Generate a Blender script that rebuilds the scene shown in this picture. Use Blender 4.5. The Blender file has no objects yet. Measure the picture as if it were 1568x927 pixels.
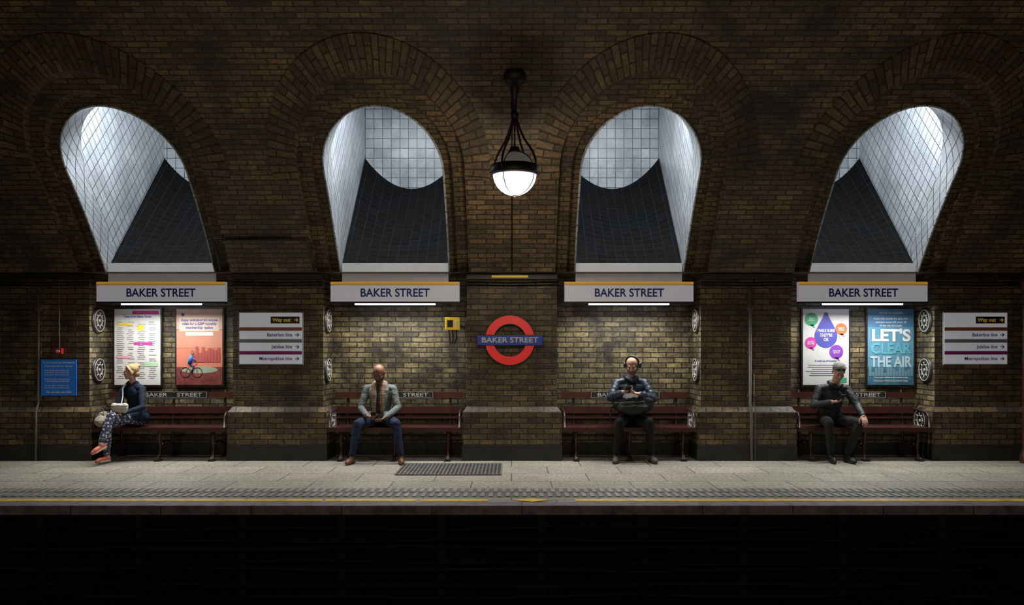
import bpy, bmesh, math, random
import numpy as np
from mathutils import Vector, Matrix, noise as mnoise
from mathutils.geometry import delaunay_2d_cdt
random.seed(4)
SC=bpy.context.scene
SC.view_settings.view_transform='Standard'
COL=SC.collection
pi=math.pi

# ------------------------------------------------------------ materials
def newmat(name):
    m=bpy.data.materials.new(name); m.use_nodes=True
    nt=m.node_tree; nt.nodes.clear()
    o=nt.nodes.new('ShaderNodeOutputMaterial'); b=nt.nodes.new('ShaderNodeBsdfPrincipled')
    nt.links.new(b.outputs[0],o.inputs[0])
    return m,nt,b
def mat(name,col,rough=0.6,metal=0.0,emit=0.0,ecol=None,var=0.25,scale=8.0,bump=0.0,bscale=30.0,spec=0.5):
    m,nt,b=newmat(name); N=nt.nodes; L=nt.links
    g=N.new('ShaderNodeNewGeometry')
    n=N.new('ShaderNodeTexNoise'); n.inputs['Scale'].default_value=scale; n.inputs['Detail'].default_value=4
    L.new(g.outputs['Position'],n.inputs['Vector'])
    r=N.new('ShaderNodeMapRange'); r.inputs[3].default_value=1-var; r.inputs[4].default_value=1+var
    r.inputs[1].default_value=0.25; r.inputs[2].default_value=0.75
    L.new(n.outputs['Fac'],r.inputs[0])
    mx=N.new('ShaderNodeVectorMath'); mx.operation='SCALE'; mx.inputs[0].default_value=col[:3]
    L.new(r.outputs[0],mx.inputs['Scale']); L.new(mx.outputs[0],b.inputs['Base Color'])
    b.inputs['Roughness'].default_value=rough; b.inputs['Metallic'].default_value=metal
    b.inputs['Specular IOR Level'].default_value=spec
    if emit>0:
        b.inputs['Emission Color'].default_value=(*(ecol or col)[:3],1); b.inputs['Emission Strength'].default_value=emit
    if bump>0:
        n2=N.new('ShaderNodeTexNoise'); n2.inputs['Scale'].default_value=bscale; n2.inputs['Detail'].default_value=3
        L.new(g.outputs['Position'],n2.inputs['Vector'])
        bp=N.new('ShaderNodeBump'); bp.inputs['Strength'].default_value=bump; bp.inputs['Distance'].default_value=0.02
        L.new(n2.outputs['Fac'],bp.inputs['Height']); L.new(bp.outputs[0],b.inputs['Normal'])
    return m
def brickmat(name,c1,c2,mortar,bw=0.225,bh=0.075,ms=0.008,offset=0.5,rough=0.6,grime=0.6,gscale=1.3,bump=0.6,tilt=0,freq=2,coord='UV',grimecol=(0.01,0.008,0.006),spec=0.4):
    m,nt,b=newmat(name); N=nt.nodes; L=nt.links
    tc=N.new('ShaderNodeTexCoord'); g=N.new('ShaderNodeNewGeometry')
    src=tc.outputs['UV'] if coord=='UV' else g.outputs['Position']
    if tilt:
        mp=N.new('ShaderNodeMapping'); mp.inputs['Rotation'].default_value=(0,0,tilt); L.new(src,mp.inputs[0]); src=mp.outputs[0]
    wn=N.new('ShaderNodeTexNoise'); wn.inputs['Scale'].default_value=6; L.new(g.outputs['Position'],wn.inputs['Vector'])
    ws=N.new('ShaderNodeVectorMath'); ws.operation='SCALE'; ws.inputs['Scale'].default_value=0.012 if offset else 0.003
    L.new(wn.outputs['Color'],ws.inputs[0])
    wa=N.new('ShaderNodeVectorMath'); wa.operation='ADD'; L.new(src,wa.inputs[0]); L.new(ws.outputs[0],wa.inputs[1])
    br=N.new('ShaderNodeTexBrick'); br.offset=offset; br.offset_frequency=freq
    br.inputs['Scale'].default_value=1; br.inputs['Brick Width'].default_value=bw; br.inputs['Row Height'].default_value=bh
    br.inputs['Mortar Size'].default_value=ms; br.inputs['Mortar Smooth'].default_value=0.3; br.inputs['Bias'].default_value=0
    br.inputs['Color1'].default_value=(*c1,1); br.inputs['Color2'].default_value=(*c2,1); br.inputs['Mortar'].default_value=(*mortar,1)
    L.new(wa.outputs[0],br.inputs['Vector'])
    n=N.new('ShaderNodeTexNoise'); n.inputs['Scale'].default_value=gscale; n.inputs['Detail'].default_value=8; n.inputs['Roughness'].default_value=0.65
    L.new(g.outputs['Position'],n.inputs['Vector'])
    r=N.new('ShaderNodeMapRange'); r.inputs[1].default_value=0.38; r.inputs[2].default_value=0.66; r.inputs[3].default_value=0; r.inputs[4].default_value=grime
    L.new(n.outputs['Fac'],r.inputs[0])
    mx=N.new('ShaderNodeMix'); mx.data_type='RGBA'; L.new(r.outputs[0],mx.inputs[0]); L.new(br.outputs['Color'],mx.inputs[6]); mx.inputs[7].default_value=(*grimecol,1)
    n3=N.new('ShaderNodeTexNoise'); n3.inputs['Scale'].default_value=28; n3.inputs['Detail'].default_value=4; L.new(g.outputs['Position'],n3.inputs['Vector'])
    r3=N.new('ShaderNodeMapRange'); r3.inputs[1].default_value=0.3; r3.inputs[2].default_value=0.7; r3.inputs[3].default_value=0.55 if offset else 0.88; r3.inputs[4].default_value=1.4 if offset else 1.1
    L.new(n3.outputs['Fac'],r3.inputs[0])
    sc=N.new('ShaderNodeVectorMath'); sc.operation='SCALE'; L.new(mx.outputs[2],sc.inputs[0]); L.new(r3.outputs[0],sc.inputs['Scale'])
    L.new(sc.outputs[0],b.inputs['Base Color'])
    b.inputs['Roughness'].default_value=rough; b.inputs['Specular IOR Level'].default_value=spec
    iv=N.new('ShaderNodeMath'); iv.operation='MULTIPLY_ADD'; iv.inputs[1].default_value=-1.0
    L.new(br.outputs['Fac'],iv.inputs[0]); 
    ad=N.new('ShaderNodeMath'); ad.operation='MULTIPLY'; ad.inputs[1].default_value=0.5 if offset else 0.05; L.new(n3.outputs['Fac'],ad.inputs[0]); L.new(ad.outputs[0],iv.inputs[2])
    bp=N.new('ShaderNodeBump'); bp.inputs['Strength'].default_value=bump; bp.inputs['Distance'].default_value=0.012
    L.new(iv.outputs[0],bp.inputs['Height']); L.new(bp.outputs[0],b.inputs['Normal'])
    return m

M={}
M['brick']=brickmat('vault_brick',(0.26,0.16,0.07),(0.09,0.057,0.028),(0.02,0.015,0.011),rough=0.5,grime=0.9,spec=0.5,bump=.8)
M['brick_pier']=brickmat('pier_brick',(0.25,0.165,0.075),(0.09,0.06,0.03),(0.022,0.018,0.013),rough=0.5,grime=0.82,gscale=1.8,spec=0.5,bump=.9)
M['brick_alc']=brickmat('alcove_brick',(0.26,0.20,0.10),(0.08,0.063,0.035),(0.012,0.010,0.008),rough=0.5,grime=0.94,gscale=2.6,spec=0.5,bump=1.0)
M['ring']=brickmat('voussoir_brick',(0.21,0.13,0.058),(0.08,0.05,0.024),(0.02,0.015,0.01),rough=0.55,grime=0.8,bump=0.9)
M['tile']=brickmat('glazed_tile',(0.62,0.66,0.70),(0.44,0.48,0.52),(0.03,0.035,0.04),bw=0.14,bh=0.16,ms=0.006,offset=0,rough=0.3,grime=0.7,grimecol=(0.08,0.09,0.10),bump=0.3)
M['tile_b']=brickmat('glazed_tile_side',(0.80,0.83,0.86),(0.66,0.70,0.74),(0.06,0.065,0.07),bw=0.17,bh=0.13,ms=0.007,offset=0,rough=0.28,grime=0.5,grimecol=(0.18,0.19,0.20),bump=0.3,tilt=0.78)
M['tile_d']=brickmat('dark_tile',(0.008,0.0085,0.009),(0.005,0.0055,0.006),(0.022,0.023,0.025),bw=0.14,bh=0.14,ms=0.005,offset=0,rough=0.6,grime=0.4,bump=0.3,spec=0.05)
M['pave']=brickmat('paving',(0.40,0.375,0.30),(0.33,0.31,0.25),(0.08,0.075,0.06),bw=0.92,bh=0.62,ms=0.008,offset=0.5,rough=0.6,grime=0.4,gscale=1.2,bump=0.2,grimecol=(0.13,0.12,0.10),spec=0.3)
M['coping']=mat('coping',(0.17,0.145,0.18),0.7,var=0.5,scale=9,bump=0.5,bscale=40)
M['tact']=mat('tactile_slab',(0.12,0.115,0.105),0.7,var=0.4,scale=5)
M['tactr']=mat('tactile_ridge',(0.26,0.25,0.22),0.6,var=0.4,scale=5)
M['yellow']=mat('yellow_paint',(0.85,0.55,0.04),0.6,var=0.45,scale=7)
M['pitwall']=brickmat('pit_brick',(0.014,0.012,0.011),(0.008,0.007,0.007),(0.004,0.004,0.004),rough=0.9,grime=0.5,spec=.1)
M['ballast']=mat('ballast',(0.012,0.011,0.010),0.95,var=0.5,scale=30,bump=1,bscale=40)
M['rail']=mat('rail_steel',(0.12,0.09,0.07),0.4,0.8)
M['black']=mat('black_iron',(0.014,0.013,0.013),0.45,var=0.3,spec=0.5)
M['blackpaint']=mat('black_plinth_paint',(0.02,0.019,0.018),0.5,var=0.5,scale=5,bump=0.3)
M['cable']=mat('cable_dark',(0.010,0.009,0.009),0.7,spec=.2)
M['conduit']=mat('conduit_grey',(0.12,0.11,0.10),0.5)
M['maroon']=mat('maroon_paint',(0.062,0.018,0.014),0.35,var=0.3,scale=6)
M['maroon_i']=mat('maroon_iron',(0.04,0.012,0.012),0.4,var=0.3)
M['white']=mat('white_enamel',(0.74,0.74,0.74),0.35,var=0.05)
M['oldwhite']=mat('old_white_paint',(0.36,0.35,0.32),0.5,var=0.3)
M['signwhite']=mat('sign_white',(0.66,0.66,0.70),0.4,var=0.05,emit=0.16,ecol=(0.88,0.88,1.0))  # weak emission stands in for missing front light on the sign faces
M['boxgrey']=mat('sign_box_grey',(0.50,0.49,0.48),0.5,var=0.08,emit=0.05,ecol=(1,.98,.95))  # slight glow in the upper box makes up for dim fill
M['navy']=mat('navy_letter',(0.012,0.035,0.26),0.4,var=0.05)
M['blue']=mat('roundel_blue',(0.015,0.05,0.36),0.3,var=0.05,emit=0.06)
M['red']=mat('roundel_red',(0.78,0.02,0.02),0.3,var=0.05,emit=0.22,ecol=(0.9,0.03,0.03))
M['redbox']=mat('alarm_red',(0.5,0.02,0.02),0.4,var=0.05)
M['orange']=mat('sign_orange',(0.85,0.40,0.03),0.4,var=0.05,emit=0.28)
M['tube']=mat('tube_glow',(1,1,1),0.4,var=0,emit=9,ecol=(0.82,0.86,1.0))
M['globe']=mat('globe_glow',(1,1,1),0.3,var=0.12,scale=5,emit=1.15,ecol=(1.0,0.95,0.92))
M['globetop']=mat('globe_top_glass',(0.30,0.28,0.27),0.12,0.7,var=0.5,scale=40,bump=1.0,bscale=70,emit=.05,ecol=(1,.9,.8))
M['steel']=mat('grating_steel',(0.22,0.215,0.20),0.45,0.4,var=0.3)
M['steel_d']=mat('grating_dark',(0.09,0.086,0.08),0.7)
M['frame']=mat('poster_frame',(0.012,0.012,0.013),0.4)
M['noticeblue']=mat('notice_blue',(0.02,0.12,0.42),0.4,var=0.05,emit=0.16)
M['yellowbox']=mat('yellow_plastic',(0.85,0.55,0.02),0.4,var=0.05,emit=0.15)
M['brownline']=mat('line_brown',(0.30,0.10,0.05),0.4,var=0.05)
M['greyline']=mat('line_grey',(0.22,0.24,0.26),0.4,var=0.05)
M['magline']=mat('line_magenta',(0.26,0.02,0.15),0.4,var=0.05)
def C(n,c,e=0.0,**k):
    if n not in M: M[n]=mat(n,c,0.5,var=k.get('var',0.08),emit=e,scale=k.get('scale',8))
    return M[n]

# ------------------------------------------------------------ mesh builder
class MB:
    def __init__(s,name):
        s.name=name; s.bm=bmesh.new(); s.uv=s.bm.loops.layers.uv.new('UVMap'); s.mats=[]; s.done=set()
    def mi(s,m):
        if isinstance(m,str): m=M[m]
        if m not in s.mats: s.mats.append(m)
        return s.mats.index(m)
    def add(s,verts,faces,m,smooth=False,uvs=None):
        k=s.mi(m); vs=[s.bm.verts.new(v) for v in verts]; out=[]
        for fi,f in enumerate(faces):
            try: F=s.bm.faces.new([vs[i] for i in f])
            except ValueError: continue
            F.material_index=k; F.smooth=smooth
            if uvs is not None:
                for lp,i in zip(F.loops,f): lp[s.uv].uv=uvs[i]
            else:
                F.normal_update(); n=F.normal; a=(abs(n.x),abs(n.y),abs(n.z)); j=a.index(max(a))
                for lp in F.loops:
                    c=lp.vert.co
                    lp[s.uv].uv=(c.y,c.z) if j==0 else ((c.x,c.z) if j==1 else (c.x,c.y))
            out.append(F)
        return vs
    def box(s,c,d,m,rot=None):
        x,y,z=[k/2 for k in d]; R=rot or Matrix.Identity(3); c=Vector(c)
        vs=[c+R@Vector((a*x,b*y,e*z)) for a in(-1,1) for b in(-1,1) for e in(-1,1)]
        s.add(vs,[(0,1,3,2),(4,6,7,5),(0,4,5,1),(2,3,7,6),(0,2,6,4),(1,5,7,3)],m)
    def quad(s,p,m,uvs=None): s.add(p,[tuple(range(len(p)))],m,uvs=uvs)
    def tube(s,pts,r,m,seg=10,closed=False):
        pts=[Vector(p) for p in pts]; n=len(pts); rr=r if isinstance(r,(list,tuple)) else [r]*n
        vs=[];up=None
        for i,p in enumerate(pts):
            a=pts[(i-1)%n] if (closed or i>0) else p; b=pts[(i+1)%n] if (closed or i<n-1) else p
            t=(b-a).normalized()
            if up is None: up=t.orthogonal().normalized()
            up=(up-t*up.dot(t)).normalized(); w=t.cross(up)
            for k in range(seg):
                an=2*pi*k/seg; vs.append(p+(up*math.cos(an)+w*math.sin(an))*rr[i])
        fs=[]
        for i in range(n if closed else n-1):
            j=(i+1)%n
            for k in range(seg): fs.append((i*seg+k,i*seg+(k+1)%seg,j*seg+(k+1)%seg,j*seg+k))
        if not closed:
            fs.append(tuple(reversed(range(seg)))); fs.append(tuple(range((n-1)*seg,n*seg)))
        s.add(vs,fs,m,smooth=True)
    def lathe(s,prof,c,m,seg=32,axis='Z',smooth=True,a0=0,a1=2*pi):
        c=Vector(c); vs=[]; full=abs(a1-a0-2*pi)<1e-4; ns=seg if full else seg+1
        for (r,h) in prof:
            for k in range(ns):
                an=a0+(a1-a0)*k/seg; v=Vector((r*math.cos(an),r*math.sin(an),h))
                if axis=='Y': v=Vector((v.x,v.z,v.y))
                if axis=='X': v=Vector((v.z,v.x,v.y))
                vs.append(c+v)
        fs=[]
        for i in range(len(prof)-1):
            for k in range(ns if full else ns-1):
                k2=(k+1)%ns; fs.append((i*ns+k,i*ns+k2,(i+1)*ns+k2,(i+1)*ns+k))
        s.add(vs,fs,m,smooth=smooth)
    def disc(s,c,rx,rz,y,m,seg=32):
        s.quad([(c[0]+rx*math.cos(2*pi*k/seg),y,c[1]+rz*math.sin(2*pi*k/seg)) for k in range(seg)],m)
    def text(s,body,size,loc,m,width=None,align='CENTER',rot=None,ext=0.001,bold=0.0,maxw=None):
        cu=bpy.data.curves.new('t','FONT'); cu.body=body; cu.size=size; cu.align_x=align; cu.align_y='CENTER'; cu.extrude=ext; cu.offset=bold
        o=bpy.data.objects.new('t',cu); COL.objects.link(o)
        dg=bpy.context.evaluated_depsgraph_get(); me=o.evaluated_get(dg).to_mesh()
        co=[v.co.copy() for v in me.vertices]; fs=[tuple(p.vertices) for p in me.polygons]
        if co:
            w=max(c.x for c in co)-min(c.x for c in co)
            k=(width/w) if width else (min(1,maxw/w) if maxw else 1)
            R=rot or Matrix.Rotation(pi/2,3,'X')
            s.add([Vector(loc)+R@Vector((c.x*k,c.y,c.z)) for c in co],fs,m)
        o.evaluated_get(dg).to_mesh_clear(); bpy.data.objects.remove(o); bpy.data.curves.remove(cu)
    def build(s,loc=(0,0,0),bevel=0,link=True,solid=0):
        me=bpy.data.meshes.new(s.name); s.bm.to_mesh(me); s.bm.free()
        for m in s.mats: me.materials.append(m)
        o=bpy.data.objects.new(s.name,me); o.location=loc; COL.objects.link(o)
        if bevel:
            b=o.modifiers.new('b','BEVEL'); b.width=bevel; b.segments=2; b.limit_method='ANGLE'; b.angle_limit=0.9
        return o
def dup(o,loc,rotz=0):
    n=o.copy(); n.location=loc; n.rotation_euler=(0,0,rotz); COL.objects.link(n); return n

# ------------------------------------------------------------ architecture
S=3.255; BAYS=[-2.5*S,-1.5*S,-0.5*S,0.5*S,1.5*S,2.5*S]; XR=9.8
Z0=2.6; OFF=.25; HS=7.0; PHI=math.radians(54); R=HS/math.sin(PHI); RC=R*math.cos(PHI)
AD=0.55; AH=1.0
def fy(z):
    q=min(R,z-Z0+RC); return -OFF-(HS-math.sqrt(max(0,R*R-q*q)))
def sarc(z):
    q=min(1,(z-Z0+RC)/R); return R*(math.asin(q)-math.asin(RC/R))
ZS=3.80; OP,IN,OU,RG=0.76,0.88,1.04,1.36
def rise(h): return h*0.83
def outline(c,h,n=28):
    pts=[(c-h,Z0+(ZS-Z0)*i/8) for i in range(8)]
    pts+=[(c-h*math.cos(pi*i/n),ZS+rise(h)*math.sin(pi*i/n)) for i in range(n+1)]
    pts+=[(c+h,ZS-(ZS-Z0)*i/8) for i in range(1,9)]
    return pts
def inside(x,z,c,h):
    if abs(x-c)>=h: return False
    if z<=ZS: return True
    return ((x-c)/h)**2+((z-ZS)/rise(h))**2<1
ZT=5.6
P2=[];E=[]
def addpoly(pts,close):
    b=len(P2); P2.extend(pts)
    for i in range(len(pts)-1): E.append((b+i,b+i+1))
    if close: E.append((b+len(pts)-1,b))
bot=[-XR]
for c in BAYS: bot+=[c-OU,c-IN,c-OP,c+OP,c+IN,c+OU]
bot+=[XR]
addpoly([(x,Z0) for x in bot]+[(XR,ZT),(-XR,ZT)],True)
for c in BAYS:
    for h in (OP,IN,OU): addpoly(outline(c,h),False)
z=Z0+0.1
while z<ZT-0.03:
    x=-XR
    while x<=XR+.001: P2.append((x,z)); x+=0.2
    z+=0.1
V,_,F,_,_,_=delaunay_2d_cdt([Vector(p) for p in P2],E,[],0,1e-4)
vb=MB('ceiling')
lev={0:[],1:[],2:[]}
for f in F:
    cx=sum(V[i].x for i in f)/3; cz=sum(V[i].y for i in f)/3; l=0
    for c in BAYS:
        if inside(cx,cz,c,OP): l=-1;break
        if inside(cx,cz,c,IN): l=2;break
        if inside(cx,cz,c,OU): l=1;break
    if l>=0: lev[l].append(f)
DP=[0,0.12,0.24]
for l,fs in lev.items():
    used=sorted({i for f in fs for i in f}); mp={i:k for k,i in enumerate(used)}
    vb.add([(V[i].x,fy(V[i].y)+DP[l],V[i].y) for i in used],[tuple(mp[i] for i in f) for f in fs],'brick' if l==0 else 'ring',smooth=True,uvs=[(V[i].x,sarc(V[i].y)) for i in used])
vb.quad([(-XR,-OFF,Z0),(XR,-OFF,Z0),(XR,.01,Z0),(-XR,.01,Z0)],'brick')
for c in BAYS:
    for h,d0,d1,mm in ((OU,0,.12,'ring'),(IN,.12,.24,'ring')):
        o=outline(c,h); vs=[];uv=[];a=0
        for i,(x,z) in enumerate(o):
            if i: a+=math.dist(o[i],o[i-1])
            vs+=[(x,fy(z)+d0,z),(x,fy(z)+d1,z)]; uv+=[(d0,a),(d1+.1,a)]
        vb.add(vs,[(2*i,2*i+1,2*i+3,2*i+2) for i in range(len(o)-1)],mm,uvs=uv)
    n=48; vs=[];uv=[];a=0;prev=None
    for i in range(n+1):
        th=-0.12+(pi+0.24)*i/n
        row=[]
        for h in (OU,(OU+RG)/2,RG):
            row.append((c-h*math.cos(th),ZS+rise(h)*math.sin(th)))
        if prev: a+=math.dist(prev,row[1])
        prev=row[1]
        for (x,z),u in zip(row,(0,.16,.32)): vs.append((x,fy(z)-0.020,z)); uv.append((u,a))
        x,z=row[2]; vs.append((x,fy(z)+.01,z)); uv.append((.33,a))
        x,z=row[0]; vs.append((x,fy(z)+.01,z)); uv.append((.33,a))
    fs=[]
    for i in range(n):
        b=i*5;e=b+5
        fs+=[(b,b+1,e+1,e),(b+1,b+2,e+2,e+1),(b+2,b+3,e+3,e+2),(b+4,b,e,e+4)]
    vb.add(vs,fs,'ring',uvs=uv)
t0=math.asin((ZT-Z0+RC)/R); nn=40; vs=[];uv=[];t1=pi-math.asin(RC/R)
for i in range(nn+1):
    t=t0+(t1-t0)*i/nn; y=-OFF-HS+R*math.cos(t); z=Z0-RC+R*math.sin(t)
    for x in(-XR,XR): vs.append((x,y,z)); uv.append((x,R*(t-math.asin(RC/R))))
vb.add(vs,[(2*i,2*i+1,2*i+3,2*i+2) for i in range(nn)],'brick',smooth=True,uvs=uv)
vb.build()

# piers + alcoves
wb=MB('wall_back')
edges=[-XR]+[v for c in BAYS for v in (c-AH,c+AH)]+[XR]
for i in range(0,len(edges),2):
    a,b=edges[i],edges[i+1]
    wb.quad([(a,0,0),(b,0,0),(b,0,Z0),(a,0,Z0)],'brick_pier')
    if i>0: wb.quad([(a,0,0),(a,0,Z0),(a,AD,Z0),(a,AD,0)],'brick_alc')
    if i<len(edges)-2: wb.quad([(b,0,0),(b,AD,0),(b,AD,Z0),(b,0,Z0)],'brick_alc')
    w=0.06; a2=a-(w if i>0 else 0); b2=b+(w if i<len(edges)-2 else 0)
    vs=[(a2,-w,0),(b2,-w,0),(b2,AD,0),(a2,AD,0),(a2,-w,.67),(b2,-w,.67),(b2,AD,.67),(a2,AD,.67),(a,0,.75),(b,0,.75),(b,AD,.75),(a,AD,.75)]
    wb.add(vs,[(0,1,5,4),(1,2,6,5),(3,0,4,7),(4,5,9,8),(5,6,10,9),(7,4,8,11)],'brick_pier')
    e=.006
    vs=[(a2-e,-w-e,0),(b2+e,-w-e,0),(b2+e,AD,0),(a2-e,AD,0),(a2-e,-w-e,.21),(b2+e,-w-e,.21),(b2+e,AD,.21),(a2-e,AD,.21)]
    wb.add(vs,[(0,1,5,4),(1,2,6,5),(3,0,4,7),(4,5,6,7)],'blackpaint')
for c in BAYS:
    wb.quad([(c-AH,AD,0),(c+AH,AD,0),(c+AH,AD,Z0),(c-AH,AD,Z0)],'brick_alc')
    wb.box((c,AD-.006,.09),(2*AH,.012,.18),'blackpaint')
    wb.quad([(c-AH,0,Z0),(c+AH,0,Z0),(c+AH,AD,Z0),(c-AH,AD,Z0)],'brick_alc')
wb.build()

# light shafts
BK=2.0
for bi,c in enumerate(BAYS):
    sh=MB('light_shaft'); y0=0.1
    for sx in(-1,1):
        x=c+sx*OP; zs=[Z0+(7-Z0)*i/24 for i in range(25)]; vs=[];uv=[]
        for z in zs:
            ya=fy(min(z,6.1))+DP[2]
            vs+=[(x,ya,z),(x,BK,z)]; uv+=[(ya,z),(BK,z)]
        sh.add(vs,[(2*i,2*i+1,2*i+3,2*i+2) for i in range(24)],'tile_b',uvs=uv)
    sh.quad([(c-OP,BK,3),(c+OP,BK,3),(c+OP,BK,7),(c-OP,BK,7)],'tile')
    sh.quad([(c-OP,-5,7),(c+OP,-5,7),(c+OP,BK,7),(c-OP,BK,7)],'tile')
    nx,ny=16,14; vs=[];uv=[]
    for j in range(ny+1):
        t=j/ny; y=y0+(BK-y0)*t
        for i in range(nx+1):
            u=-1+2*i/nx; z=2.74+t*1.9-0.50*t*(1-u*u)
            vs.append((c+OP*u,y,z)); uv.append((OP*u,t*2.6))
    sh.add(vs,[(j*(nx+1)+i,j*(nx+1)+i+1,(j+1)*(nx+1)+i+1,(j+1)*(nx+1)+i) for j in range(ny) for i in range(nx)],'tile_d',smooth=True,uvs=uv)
    o=outline(c,OP); vs=[];uv=[];a=0
    for i,(x,z) in enumerate(o):
        if i:a+=math.dist(o[i],o[i-1])
        k=max(0,min(1,(z-ZS+.05)/.2))
        y=fy(z)+DP[2]
        vs+=[(x,y,z),(x-(x-c)*.004,y+.5,z+.20*k)]; uv+=[(0,a),(.55,a)]
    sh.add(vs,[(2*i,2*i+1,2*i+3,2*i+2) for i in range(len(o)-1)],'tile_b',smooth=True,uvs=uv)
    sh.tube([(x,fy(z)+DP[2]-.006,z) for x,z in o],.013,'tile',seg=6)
    sh.box((c,.20,2.67),(1.52,.22,.14),'black')
    sh.build()
    ld=bpy.data.lights.new('shaft_lamp','AREA'); ld.shape='RECTANGLE'; ld.size=1.2; ld.size_y=.7
    ld.energy=95 if 0<bi<5 else 25; ld.color=(0.88,0.94,1.0)
    lo=bpy.data.objects.new('shaft_lamp',ld); lo.location=(c,-.9,5.6); COL.objects.link(lo)
    lo.rotation_euler=(math.radians(8),0,0)

# platform
YE=-3.41
fl=MB('floor')
fl.quad([(-XR,-2.36,0),(XR,-2.36,0),(XR,AD,0),(-XR,AD,0)],'pave')
fl.quad([(-XR,-2.96,0),(XR,-2.96,0),(XR,-2.36,0),(-XR,-2.36,0)],'tact')
fl.quad([(-XR,-3.2,0),(XR,-3.2,0),(XR,-2.96,0),(-XR,-2.96,0)],'pave')
x=-7.2
while x<7.2:
    fl.box((x,-2.52,.003),(.045,.22,.008),'tactr'); fl.box((x+.045,-2.79,.003),(.045,.22,.008),'tactr'); x+=.09
fl.box((0,YE+.105,-.045),(2*XR,.21,.092),'coping')
x=-XR
while x<XR: fl.box((x,YE+.105,-.045),(.008,.212,.0925),'black'); x+=.9
fl.build()
yl=MB('yellow_platform_line')
for a,b_ in((-9.7,-1.95),(-1.92,-.98),(-.95,-.25),(.65,9.7)): yl.box(((a+b_)/2,-3.12,.002),(b_-a,.10,.006),'yellow')
yl.add([(0.0,-3.12,.006),(.2,-3.22,.006),(.42,-3.12,.006),(.2,-3.02,.006)],[(0,1,2,3)],'yellow')
yl.build()
pw=MB('wall_platform_edge')
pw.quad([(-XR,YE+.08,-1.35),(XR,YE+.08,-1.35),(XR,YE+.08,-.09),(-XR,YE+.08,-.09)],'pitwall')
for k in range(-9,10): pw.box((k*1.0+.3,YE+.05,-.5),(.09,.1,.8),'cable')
pw.build()
cb=MB('track_side_cables')
for j,z in enumerate((-.22,-.34,-.42,-.56,-.63,-.78,-.9)):
    cb.tube([(x*.5,YE-.02-.01*(j%2),z+.012*math.sin(x*1.1+j*2)+.01*math.sin(x*.37+j)) for x in range(-19,20)],.018+.006*(j%3),'cable',seg=8)
cb.build()
tb=MB('track_bed')
tb.quad([(-XR,-11,-1.2),(XR,-11,-1.2),(XR,YE+.08,-1.2),(-XR,YE+.08,-1.2)],'ballast')
for k in range(-13,14):
    for yc in(-5.0,-9.2): tb.box((k*.72,yc,-1.16),(.24,2.4,.1),'cable')
tb.build()
for yc in(-5.0,-9.2):
    for dy in(-.72,.72):
        rl=MB('running_rail'); y=yc+dy
        rl.box((0,y,-1.10),(2*XR,.13,.02),'rail'); rl.box((0,y,-1.03),(2*XR,.02,.13),'rail'); rl.box((0,y,-.95),(2*XR,.07,.045),'rail'); rl.build(bevel=.005)
of=MB('floor_opposite'); of.box((0,-12.8,-.6),(2*XR,3.5,1.2),'pave'); of.build()
ow=MB('wall_front'); ow.quad([(-XR,-14.5,0),(XR,-14.5,0),(XR,-14.5,Z0),(-XR,-14.5,Z0)],'brick_pier'); ow.build()

gr=MB('floor_grating')
gx0,gx1,gy0,gy1=-1.44,-.14,-1.4,-.42
gr.box(((gx0+gx1)/2,(gy0+gy1)/2,.003),(gx1-gx0,gy1-gy0,.006),'steel_d')
for i in range(28):
    x=gx0+(gx1-gx0)*i/27; gr.box((x,(gy0+gy1)/2,.009),(.018,gy1-gy0,.01),'steel')
for i in range(15):
    y=gy0+(gy1-gy0)*i/14; gr.box(((gx0+gx1)/2,y,.009),(gx1-gx0,.018,.011),'steel')
gr.build()

# ------------------------------------------------------------ signs with tube lights
vis=BAYS[1:5]
for c in vis:
    sg=MB('station_name_sign')
    sg.box((0,.04,2.61),(1.48,.07,.27),'boxgrey')
    sg.box((0,.03,2.345),(1.79,.09,.275),'signwhite')
    sg.box((0,-.017,2.462),(1.79,.008,.035),'orange')
    sg.box((0,-.017,2.440),(1.79,.006,.010),'greyline')
    sg.text('BAKER STREET',.160,(0,-.020,2.325),'navy',width=.96,bold=.003)
    sg.box((0,.03,2.195),(1.79,.10,.024),'black')
    for x in(-.6,.6): sg.box((x,.33,2.5),(.05,.42,.03),'black')
    sg.tube([(-.56,.01,2.175),(.56,.01,2.175)],.013,'tube')
    sg.build(loc=(c,0,0))
    ld=bpy.data.lights.new('sign_tube_lamp','AREA'); ld.shape='RECTANGLE'; ld.size=1.2; ld.size_y=.1
    ld.energy=42; ld.color=(0.98,0.97,0.92)
    lo=bpy.data.objects.new('sign_tube_lamp',ld); lo.location=(c,-.02,2.155); COL.objects.link(lo)
    lo.rotation_euler=(math.radians(-12),0,0)

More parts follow.
